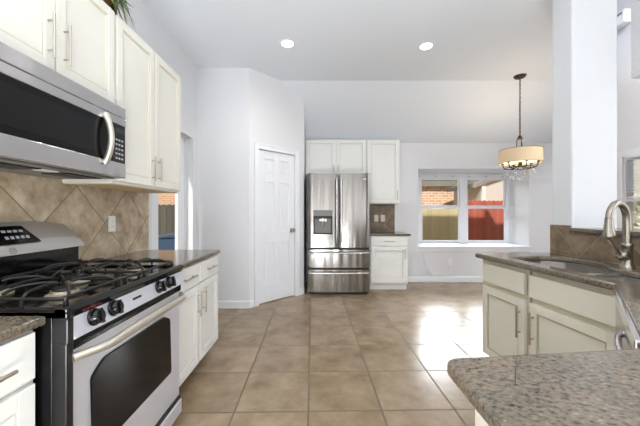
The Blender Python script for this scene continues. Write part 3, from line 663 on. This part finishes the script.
# round monogram below the controls
lean = Matrix.Rotation(math.atan2(.065, .025), 4, 'X')
b = nb(); ring = [(.014*math.cos(2*PI*k/24), .014*math.sin(2*PI*k/24), 0) for k in range(25)]; tube(b, ring, .0013, 6, False)
mt = Matrix.Translation((.40, .583, 1.035)) @ lean; xf(b, mt); em = obj('round_emblem', b, 'blackmat', cp)
text_obj('monogram', 'GE', .015, 'blackmat', em, mt)
# plain red print mark along the cooktop's front lip
b = nb()
for k in range(9): tube(b, [(.07+k*.009, .0015, .8745+.004*(k % 2)), (.076+k*.009, .0025, .883-.003*(k % 3))], .0012, 6)
tube(b, [(.065, .001, .8735), (.155, .001, .8735)], .0008, 6)
obj('red_mark', b, 'red', g)

# ================================================================== MICROWAVE
MX, MY, MW = -1.135, .95, .80
m_ = thing('microwave_oven', 'stainless over-the-range microwave with black glass door', 'microwave', (MX, MY, 1.41), R90)
hh = .412; z_b, z_t = .085, .30
b = nb(); bx(b, 0, MW, .03, .38, .0, hh); obj('microwave_body', b, 'darkgrey', m_, .003)
b = nb(); bx(b, 0, MW, .0, .03, z_t+.045, hh); fr1 = obj('vent_grille_strip', b, 'steel', m_, .005)
b = nb(); bx(b, 0, MW, .0, .03, z_t, z_t+.043); bx(b, 0, MW, .0, .03, 0, z_b); obj('front_frame', b, 'steel', m_, .004)
b = nb(); bx(b, 0, .685, .002, .03, z_b, z_t); dg_ = obj('door_glass', b, 'doorglass', m_, .002)
b = nb(); bx(b, .05, .575, .0005, .003, z_b+.03, z_t-.03); obj('door_screen', b, 'meshglass', dg_, .001)
b = nb(); bx(b, .69, MW-.004, .0015, .03, z_b, z_t); kp = obj('keypad', b, 'black', m_, .002)
for r in range(5):
    for q in range(3):
        b = nb(); bx(b, .712+q*.024, .727+q*.024, .0006, .0016, z_b+.018+r*.026, z_b+.028+r*.026); obj('key', b, 'button', kp)
b = nb(); bx(b, .71, .785, .0006, .0016, z_t-.045, z_t-.02); obj('clock_display', b, 'display', kp)
b = nb(); pts = []; n = 20
for k in range(n+1):
    t = k/n; s = math.sin(PI*t); pts.append((.622, -.004-.034*s**.8, .062+t*.262))
tube(b, pts, .015, 12); obj('door_handle', b, 'rhandle', m_, smooth=True)
b = nb(); bx(b, .03, MW-.03, .05, .37, -.006, 0); up = obj('bottom_plate', b, 'grey', m_)
for x in (.14, .50):
    b = nb(); bx(b, x, x+.22, .09, .22, -.011, -.006)
    f = obj('grease_filter', b, 'blackmat', up)
b = nb(); bx(b, .38, .46, .10, .15, -.010, -.006); obj('lamp_lens', b, 'trim', up)

# ================================================================== REFRIGERATOR
fw, fh = .93, 1.79
f = thing('refrigerator', 'stainless french-door refrigerator with two bottom drawers', 'refrigerator', (-.163, 4.34, 0), 0)
b = nb(); bx(b, .003, fw-.003, .075, .83, .03, fh-.02); bx(b, -.0, .012, .05, .1, .03, fh-.02); obj('cabinet_shell', b, 'darkgrey', f, .004)
b = nb(); bx(b, .03, fw-.03, .05, .12, .0, .04); obj('kick_grille', b, 'blackmat', f)
b = nb(); bx(b, .04, .14, .02, .12, fh-.02, fh+.004); bx(b, fw-.14, fw-.04, .02, .12, fh-.02, fh+.004); obj('hinge_cover', b, 'blackmat', f, .004)
mid = .468
def bowed(x0, x1, z0, z1, hole=None, bow=.012):
    """door skin with a slight bow"""
    b = nb(); N = 14; xs = [x0+(x1-x0)*k/N for k in range(N+1)]
    if hole: xs = sorted(set([x for x in xs if not (hole[0]-.005 < x < hole[1]+.005)]+[hole[0], hole[1]]))
    zs = [z0, z1] if not hole else [z0, hole[2], hole[3], z1]
    def yf(x): t = (x-x0)/(x1-x0); return .0+bow*(2*t-1)**2+(.012 if t < .001 or t > .999 else 0)
    G = [[b.verts.new((x, yf(x), z)) for z in zs] for x in xs]
    for i in range(len(xs)-1):
        for j in range(len(zs)-1):
            if hole and xs[i] >= hole[0]-1e-6 and xs[i+1] <= hole[1]+1e-6 and j == 1: continue
            b.faces.new((G[i][j], G[i+1][j], G[i+1][j+1], G[i][j+1]))
    # back and sides
    bl = [b.verts.new((x0, .07, z0)), b.verts.new((x1, .07, z0)), b.verts.new((x1, .07, z1)), b.verts.new((x0, .07, z1))]
    b.faces.new(bl)
    b.faces.new([G[0][j] for j in range(len(zs))]+[bl[3], bl[0]]); b.faces.new([G[-1][j] for j in range(len(zs))]+[bl[2], bl[1]])
    b.faces.new([G[i][0] for i in range(len(xs))]+[bl[1], bl[0]]); b.faces.new([G[i][-1] for i in range(len(xs))]+[bl[2], bl[3]])
    return b
hole = (.095, .375, .90, 1.245)
dL = obj('fridge_door', bowed(.004, mid-.003, .70, fh, hole), 'fridge', f, smooth=True)
dR = obj('fridge_door', bowed(mid+.003, fw-.004, .70, fh), 'fridge', f, smooth=True)
b = nb(); x0, x1, z0, z1 = hole
bx(b, x0, x1, .055, .06, z0, z1); bx(b, x0, x0+.018, -.003, .055, z0, 1.165); bx(b, x1-.018, x1, -.003, .055, z0, 1.165); bx(b, x0+.018, x1-.018, -.003, .055, 1.125, 1.165); bx(b, x0, x1, -.003, .055, z0-.006, z0+.014)
dsp = obj('water_dispenser', b, 'blackmat', dL, .003)
b = nb(); bx(b, x0, x1, -.004, .03, 1.165, z1+.004); obj('dispenser_control', b, 'grey', dsp, .003)
b = nb(); bx(b, x0+.018, x1-.018, .045, .056, z0+.014, 1.125); obj('dispenser_back', b, 'grey', dsp)
b = nb(); tube(b, [(.235, .02, 1.125), (.235, .02, 1.08), (.235, .03, 1.0)], [.03, .028, .016], 12); bx(b, .185, .285, .01, .04, 1.085, 1.12); obj('dispenser_spout', b, 'chrome', dsp, smooth=True)
for xx in (mid-.032, mid+.032):
    b = nb(); tube(b, [(xx, .01, .78), (xx, -.035, .785), (xx, -.042, .83), (xx, -.044, 1.25), (xx, -.042, 1.66), (xx, -.035, 1.70), (xx, .01, 1.705)], .0125, 12); obj('door_handle', b, 'steelbar', dL if xx < mid else dR, smooth=True)
for (za, zb) in ((.405, .668), (.045, .375)):
    dd = obj('freezer_drawer', bowed(.004, fw-.004, za, zb, bow=.006), 'fridge', f, smooth=True)
    b = nb(); zz = zb-.045; tube(b, smoothpath([(.035, .012, zz), (.045, -.03, zz), (.12, -.044, zz), (fw/2, -.052, zz), (fw-.12, -.044, zz), (fw-.045, -.03, zz), (fw-.035, .012, zz)], 5), .0135, 12); obj('drawer_handle', b, 'steelbar', dd, smooth=True)
b = nb(); bx(b, .01, fw-.01, .05, .078, .03, .70); obj('door_gasket', b, 'blackmat', f)
b = nb(); bx(b, fw-.10, fw-.06, -.0005+.004, .008, 1.70, 1.712); obj('maker_badge', b, 'chrome', dR)

# ================================================================== SINK AND FAUCET
sk = thing('kitchen_sink', 'stainless double-bowl undermount sink in the granite worktop', 'sink', (1.6, 1.75, 0), 0)
def bowl(out, depth, zt=CT-.036):
    b = nb(); c = Vector((sum(p[0] for p in out)/len(out), sum(p[1] for p in out)/len(out)))
    def ring(s, z): return [b.verts.new((c.x+(p[0]-c.x)*s-1.6, c.y+(p[1]-c.y)*s-1.75, z)) for p in out]
    R = [ring(1.06, zt), ring(1.0, zt), ring(.985, zt-depth*.8), ring(.93, zt-depth*.97), ring(.85, zt-depth), ring(.1, zt-depth-.004)]
    for a in range(len(R)-1):
        for i in range(len(out)): b.faces.new((R[a][i], R[a][(i+1) % len(out)], R[a+1][(i+1) % len(out)], R[a+1][i]))
    b.faces.new(R[-1]); o = obj('bowl', b, 'sinksteel', sk, smooth=True)
    md = o.modifiers.new('thick', 'SOLIDIFY'); md.thickness = .0015
    b = nb(); lathe(b, [(0, .004), (.03, .004), (.042, .003), (.045, 0)], c.x-1.6, c.y-1.75, zt-depth-.003, 20); obj('drain', b, 'chrome', o, smooth=True)
bowl(fillet([(1.405, 2.165), (1.66, 2.21), (1.785, 2.14), (1.83, 2.0), (1.82, 1.9), (1.74, 1.79), (1.70, 1.695), (1.44, 1.675)], .04, 4), .20)
bowl(fillet([(1.445, 1.63), (1.70, 1.65), (1.705, 1.30), (1.66, 1.262), (1.49, 1.262), (1.46, 1.30)], .03, 4), .17)
b = nb(); prism(b, [(1.43-1.6, 1.637-1.75), (1.71-1.6, 1.655-1.75), (1.705-1.6, 1.688-1.75), (1.43-1.6, 1.668-1.75)], CT-.06, CT-.016); obj('bowl_divider', b, 'steelbar', sk, .004)

fc = thing('kitchen_faucet', 'brushed nickel gooseneck faucet with side lever behind the sink', 'faucet', (1.842, 1.765, CT), 0)
hd = Vector((1.68-1.842, 1.71-1.765, 0)); L = hd.length; u = hd/L
b = nb(); lathe(b, [(0, 0), (.036, 0), (.036, .008), (.029, .016), (.027, .05), (.027, .12), (.031, .128), (.031, .136), (.024, .144), (.0, .144)], seg=24); obj('faucet_body', b, 'faucet', fc, smooth=True)
b = nb(); pts = [(0, 0, .14), (0, 0, .20), (0, 0, .27)]
r = L/2
for k in range(1, 15):
    a = PI-PI*k/14*.96; pts.append(tuple(u*(r+r*math.cos(a))+Vector((0, 0, .28+r*1.18*math.sin(a)))))
tube(b, pts, [.021]*3+[.0205-.004*k/14 for k in range(14)], 14); obj('gooseneck', b, 'faucet', fc, smooth=True)
e = Vector(pts[-1])
b = nb(); tube(b, [e+Vector((0, 0, .0)), e+Vector((0, 0, -.03)), e+Vector((0, 0, -.034)), e+Vector((0, 0, -.07)), e+Vector((0, 0, -.1)), e+Vector((0, 0, -.108))], [.019, .020, .021, .024, .032, .031], 18); obj('spray_head', b, 'faucet', fc, smooth=True)
b = nb(); tube(b, [(0, 0, .072), (-.025, -.012, .07), (-.055, -.022, .07), (-.07, -.028, .072)], [.026, .031, .030, .014], 14); lv = obj('lever_hub', b, 'faucet', fc, smooth=True)
b = nb(); tube(b, [(-.066, -.025, .078), (-.11, -.036, .124), (-.155, -.044, .172)], [.009, .0065, .008], 10); obj('lever', b, 'faucet', lv, smooth=True)

# ================================================================== DISHWASHER across the inner corner
dr_ = math.atan2(-.745, -.667)
n = Vector((-.745, .667)); dx = Vector((-.667, -.745))
o0 = Vector((1.366, 1.35))+dx*.02-n*.014
dwr = thing('dishwasher', 'stainless dishwasher set diagonally in the inner counter corner', 'dishwasher', (o0.x, o0.y, 0), dr_)
b = nb(); bx(b, 0, .80, .03, .24, .1, .845); obj('dishwasher_tub', b, 'blackmat', dwr)
b = nb(); bx(b, 0.003, .797, -.022, .03, .12, .847); obj('dishwasher_door', b, 'steel', dwr, .006)
b = nb(); bx(b, 0.0, .80, -.034, -.0165, .845, .884); obj('door_top_strip', b, 'chrome', dwr, .005)
b = nb(); bx(b, 0.01, .79, .02, .06, 0, .1); obj('toe_kick', b, 'darkbrown', dwr)
b = nb(); tube(b, smoothpath([(.37, -.02, .77), (.385, -.034, .77), (.44, -.042, .77), (.52, -.045, .77), (.60, -.042, .77), (.665, -.034, .77), (.68, -.02, .77)], 5), .011, 12); obj('door_handle', b, 'chrome', dwr, smooth=True)

# ================================================================== CEILING LIGHTS
def recessed(x, y, label):
    t = thing('recessed_light', label, 'ceiling light', (x, y, ZC), 0, 'recessed ceiling lights')
    b = nb(); lathe(b, [(.062, 0), (.064, -.004), (.088, -.006), (.094, -.001), (.094, 0)], seg=32); obj('trim_ring', b, 'trim', t, smooth=True)
    b = nb(); lathe(b, [(0, -.0025), (.063, -.0025)], seg=28); obj('lamp_lens', b, 'lamp', t)
    l = light('recessed_lamp', 'SPOT', (0, 0, -.02), (0, 0, 0), 17, (1, .95, .88), spot_size=math.radians(150), spot_blend=.8, shadow_soft_size=.06); l.parent = t
recessed(-.333, 3.22, 'recessed ceiling light nearer the pantry'); recessed(1.195, 3.27, 'recessed ceiling light nearer the pendant lamp')

# ================================================================== CHANDELIER
cx, cy = 2.715, 3.98
ch = thing('pendant_chandelier', 'drum-shade chandelier on a chain, with bronze arms and crystal drops', 'chandelier', (cx, cy, 1.70), 0)
zo = -1.70
b = nb(); lathe(b, [(0, ZC+zo-.045), (.02, ZC+zo-.04), (.06, ZC+zo-.025), (.075, ZC+zo-.006), (.075, ZC+zo)], seg=28); obj('canopy', b, 'bronze', ch, smooth=True)
b = nb(); z = 2.25
k = 0
while z < 3.0:
    a = 0 if k % 2 else PI/2; pts = [(.009*math.cos(t)*math.cos(a), .009*math.cos(t)*math.sin(a), zo+z+.016+.019*math.sin(t)) for t in [2*PI*i/12 for i in range(13)]]
    tube(b, pts, .0028, 6, False); z += .029; k += 1
tube(b, [(0.004, 0, zo+2.24), (-.003, .003, zo+2.5), (.004, -.003, zo+2.8), (0, 0, zo+3.02)], .0025, 6)
obj('chain', b, 'bronze', ch)
b = nb(); lathe(b, [(0, zo+2.25), (.012, zo+2.25), (.03, zo+2.215), (.036, zo+2.20), (.012, zo+2.19), (0, zo+2.19)], seg=20); 
for k in range(3):
    a = 2*PI*k/3+.5; tube(b, [(.03*math.cos(a), .03*math.sin(a), zo+2.21), (.045*math.cos(a), .045*math.sin(a), zo+2.05), (.045*math.cos(a), .045*math.sin(a), zo+1.86)], .005, 8)
lathe(b, [(0, zo+1.90), (.02, zo+1.89), (.026, zo+1.86), (.02, zo+1.83), (0, zo+1.82)], seg=20)
obj('stem', b, 'bronze', ch, smooth=True)
b = nb(); lathe(b, [(.247, zo+1.875), (.25, zo+1.875), (.25, zo+2.055), (.247, zo+2.055), (.247, zo+1.875)], seg=56); obj('drum_shade', b, 'shade', ch, smooth=True)
b = nb()
for zz in (1.876, 2.054): tube(b, [(.2495*math.cos(2*PI*k/48), .2495*math.sin(2*PI*k/48), zo+zz) for k in range(49)], .003, 6, False)
for k in range(3):
    a = 2*PI*k/3+.2; tube(b, [(.04*math.cos(a), .04*math.sin(a), zo+2.045), (.246*math.cos(a), .246*math.sin(a), zo+2.045)], .003, 6)
obj('shade_wire', b, 'bronze', ch)
b = nb(); tube(b, [(.17*math.cos(2*PI*k/40), .17*math.sin(2*PI*k/40), zo+1.815) for k in range(41)], .006, 8, False); obj('lower_ring', b, 'bronze', ch, smooth=True)
for k in range(6):
    a = 2*PI*k/6+.3; c_, s_ = math.cos(a), math.sin(a)
    b = nb(); tube(b, smoothpath([(.03*c_, .03*s_, zo+1.84), (.09*c_, .09*s_, zo+1.805), (.17*c_, .17*s_, zo+1.812), (.19*c_, .19*s_, zo+1.84), (.20*c_, .20*s_, zo+1.875)], 5), .0065, 8)
    lathe(b, [(0, 0), (.018, .002), (.02, .014), (.0, .014)], .20*c_, .20*s_, zo+1.872, 12); am = obj('candle_arm', b, 'bronze', ch, smooth=True)
    b = nb(); lathe(b, [(.011, 0), (.011, .05), (0, .05)], .20*c_, .20*s_, zo+1.886, 12); obj('candle_sleeve', b, 'candle', am)
    b = nb(); lathe(b, [(.006, 0), (.014, .012), (.016, .024), (.01, .04), (0, .055)], .20*c_, .20*s_, zo+1.936, 12); obj('bulb', b, 'diffuser', am, smooth=True)
b = nb(); lathe(b, [(0, zo+1.895), (.15, zo+1.892), (.2, zo+1.90), (.2, zo+1.91), (0, zo+1.906)], seg=32); obj('diffuser_plate', b, 'diffuser', ch, smooth=True)
drops = [(.17, a_, 1.80-.02*(i % 2)) for i, a_ in enumerate([k*PI/5 for k in range(10)])]+[(.10, a_+.2, 1.74-.02*(i % 2)) for i, a_ in enumerate([k*PI/3 for k in range(6)])]+[(0, 0, 1.70)]
for (r_, a_, z_) in drops:
    x, y = r_*math.cos(a_), r_*math.sin(a_); b = nb(); tube(b, [(x, y, zo+1.815), (x, y, zo+z_-.015)], .0012, 5)
    lathe(b, [(0, 0), (.008, -.012), (.013, -.03), (.009, -.045), (0, -.055)], x, y, zo+z_-.012, 8); obj('crystal_drop', b, 'crystal', ch)
l = light('chandelier_lamp', 'POINT', (0, 0, .27), (0, 0, 0), 5, (1, .88, .7), shadow_soft_size=.1); l.parent = ch

# smoke alarm on the living room wall
sa = thing('smoke_alarm', 'small white boxed alarm high on the living room wall', 'alarm', (RX, 4.04, 3.85), 0)
b = nb(); bx(b, -.12, -.0, -.10, .10, -.09, .09); obj('housing', b, 'trim', sa, .02, seg=3)
b = nb(); bx(b, -.126, -.118, -.07, .07, .03, .06); obj('grille', b, 'grey', sa, .003)

# ================================================================== PLANT on the wall cabinet
pl = thing('potted_plant', 'leafy green plant trailing over the top of the wall cabinets', 'plant', (-1.36, 1.80, 2.404), 0)
b = nb(); lathe(b, [(0, 0), (.065, 0), (.085, .12), (.092, .12), (.092, .145), (.08, .145), (.07, .12), (0, .115)], seg=24); obj('pot', b, 'pot', pl, smooth=True)
rnd = random.Random(5)
for k in range(70):
    a = rnd.uniform(-PI, PI) if k % 2 else rnd.uniform(-1.0, .7); Lf = rnd.uniform(.13, .24); rise = rnd.uniform(.02, .16); w_ = rnd.uniform(.010, .020)
    b = nb(); N = 7; L_, R_ = [], []
    tdir = Vector((math.cos(a), math.sin(a), 0)); sd = Vector((-tdir.y, tdir.x, 0)); droop = rnd.uniform(.02, .17)
    hmax = .15 if math.cos(a) > 0 else .10
    reach = Lf*(.85 if math.cos(a) > 0 else .5)
    for i in range(N+1):
        t = i/N; p = tdir*(.02+reach*t)+Vector((0, 0, .13+rise*math.sin(PI*min(1, t*1.1))*1.3-droop*t*t)); ww = w_*math.sin(PI*(.12+.88*t))
        if p.x < .14 and p.z < .012: p.z = .012
        if p.x < -.14: p.x = -.14
        L_.append(b.verts.new(p-sd*ww+Vector((0, 0, ww*.4)))); R_.append(b.verts.new(p+sd*ww+Vector((0, 0, ww*.4))))
    for i in range(N): b.faces.new((L_[i], R_[i], R_[i+1], L_[i+1]))
    obj('leaf', b, ('leaf', 'leafd', 'leaf', 'leafy')[k % 4], pl, smooth=True)

# ================================================================== OUTSIDE
struct('ground', bx(nb(), -30, 40, -6, 50, -.5, -.3), 'ground')
def fence(name, label, x0, x1, y, ztop, m, group, picket=.14):
    t = thing(name, label, 'fence', ((x0+x1)/2, y, -.3), 0, group); cxm = (x0+x1)/2
    b = nb(); x = x0; r = random.Random(int(abs(x0)*10))
    while x < x1-.02:
        h = ztop+.3+r.uniform(-.012, .012); a0, a1 = x-cxm+.003, x+picket-.003-cxm
        prism(b, [(a0, .04), (a1, .04), (a1, h-.03), (a1-.03, h), (a0+.03, h), (a0, h-.03)], 0, .02, 'y'); x += picket
    obj('board_panel', b, m, t)
    for zz in (.35, 1.0, ztop+.12):
        b = nb(); bx(b, x0-cxm, x1-cxm, .02, .06, zz-.045, zz+.045); obj('fence_rail', b, m, t)
    n = int((x1-x0)/1.6)+1
    for k in range(n):
        xx = x0-cxm+.05+k*(x1-x0-.2)/max(1, n-1); b = nb(); bx(b, xx, xx+.09, .06, .15, 0, ztop+.28); obj('fence_post', b, m, t)
fence('wooden_fence', 'pale pine board fence seen through the left dining window', .6, 4.36, 9.0, 1.34, 'fpine', 'backyard fences')
fence('wooden_fence', 'red stained board fence seen through the right dining window', 4.46, 9.2, 9.05, 1.60, 'fred', 'backyard fences')
fence('wooden_fence', 'weathered grey board fence seen through the side door glass', -7.2, -1.9, 7.5, 1.43, 'fgrey', 'backyard fences')
hs = thing('brick_house', 'pale brick house with grey eaves beyond the pine fence', 'house', (3.2, 13, -.3), 0)
b = nb(); bx(b, -4.0, 3.75, 0, 4, 0, 3.0); obj('brick_wall', b, 'brick', hs)
b = nb(); bx(b, -4.4, 3.95, -.2, 0, 2.66, 2.70); bx(b, -4.4, 3.95, -.24, -.2, 2.66, 2.95); obj('eave', b, 'soffit', hs)
b = nb(); prism(b, [(-.3, 2.95), (2.2, 4.2), (4.6, 2.86), (4.6, 3.0), (2.2, 4.36), (-.3, 3.07)], -4.5, 4.05, 'x'); obj('roof', b, 'roof', hs)
hs = thing('pale_house', 'pale sided gable house beyond the red fence', 'house', (9.2, 10.2, -.3), 0)
b = nb(); prism(b, [(-3.6, 0), (3.5, 0), (3.5, 5.0), (-3.6, 2.46)], 0, 2.0, 'y'); obj('gable_wall', b, 'siding', hs)
b = nb(); prism(b, [(-3.85, 2.37), (3.6, 5.035), (3.6, 5.2), (-3.85, 2.53)], -.12, 2.1, 'y'); obj('roof', b, 'soffit', hs)
b = nb(); bx(b, -3.6, -3.46, -.09, 0, 0, 2.43); obj('downspout', b, 'white_out', hs, .01)
hs = thing('brick_house', 'orange brick house beyond the weathered fence', 'house', (-7, 12.5, -.3), 0)
b = nb(); bx(b, -4, 5, 0, 3, 0, 3.4); obj('brick_wall', b, 'brick2', hs)
b = nb(); prism(b, [(-.5, 3.3), (1.5, 4.4), (3.5, 3.3), (3.5, 3.45), (1.5, 4.55), (-.5, 3.45)], -4.4, 5.4, 'x'); obj('roof', b, 'roof', hs)
bn = thing('rubbish_bin', 'blue wheeled bin in front of the weathered fence', 'bin', (-3.12, 6.45, -.3), .2)
b = nb(); prism(b, [(-.24, .06), (.24, .06), (.29, .98), (-.29, .98)], -.27, .27, 'y'); obj('bin_body', b, 'bin', bn, .03)
b = nb(); prism(b, [(-.32, .98), (.32, .98), (.30, 1.03), (0, 1.08), (-.30, 1.03)], -.31, .31, 'y'); obj('bin_lid', b, 'bin', bn, .02)
for s in (-.22, .22):
    b = nb(); tube(b, [(s-.03, .24, .1), (s+.03, .24, .1)], .1, 16); obj('wheel', b, 'blackmat', bn)
# hedge beyond the living room window
b = nb(); rnd = random.Random(3)
bx(b, 7.2, 8.2, 3.6, 8.85, -.3, 1.5)
for k in range(5200):
    x = rnd.uniform(7.05, 7.5) if k % 3 else rnd.uniform(7.05, 8.2); y = rnd.uniform(3.6, 8.85); z = rnd.uniform(-.3, 1.62) if k % 3 else rnd.uniform(1.45, 1.65)
    if k % 3: x = 7.2-rnd.random()*.12
    c = Vector((x, y, z)); u_ = Vector((rnd.uniform(-1, 1), rnd.uniform(-1, 1), rnd.uniform(-1, 1))).normalized(); v_ = u_.orthogonal().normalized()
    s = rnd.uniform(.03, .07); b.faces.new([b.verts.new(c+u_*s), b.verts.new(c+v_*s*.5), b.verts.new(c-u_*s), b.verts.new(c-v_*s*.5)])
o = obj('hedge', b, 'hedge', fix=False); tag(o, 'pale green hedge outside the living room window', 'hedge')
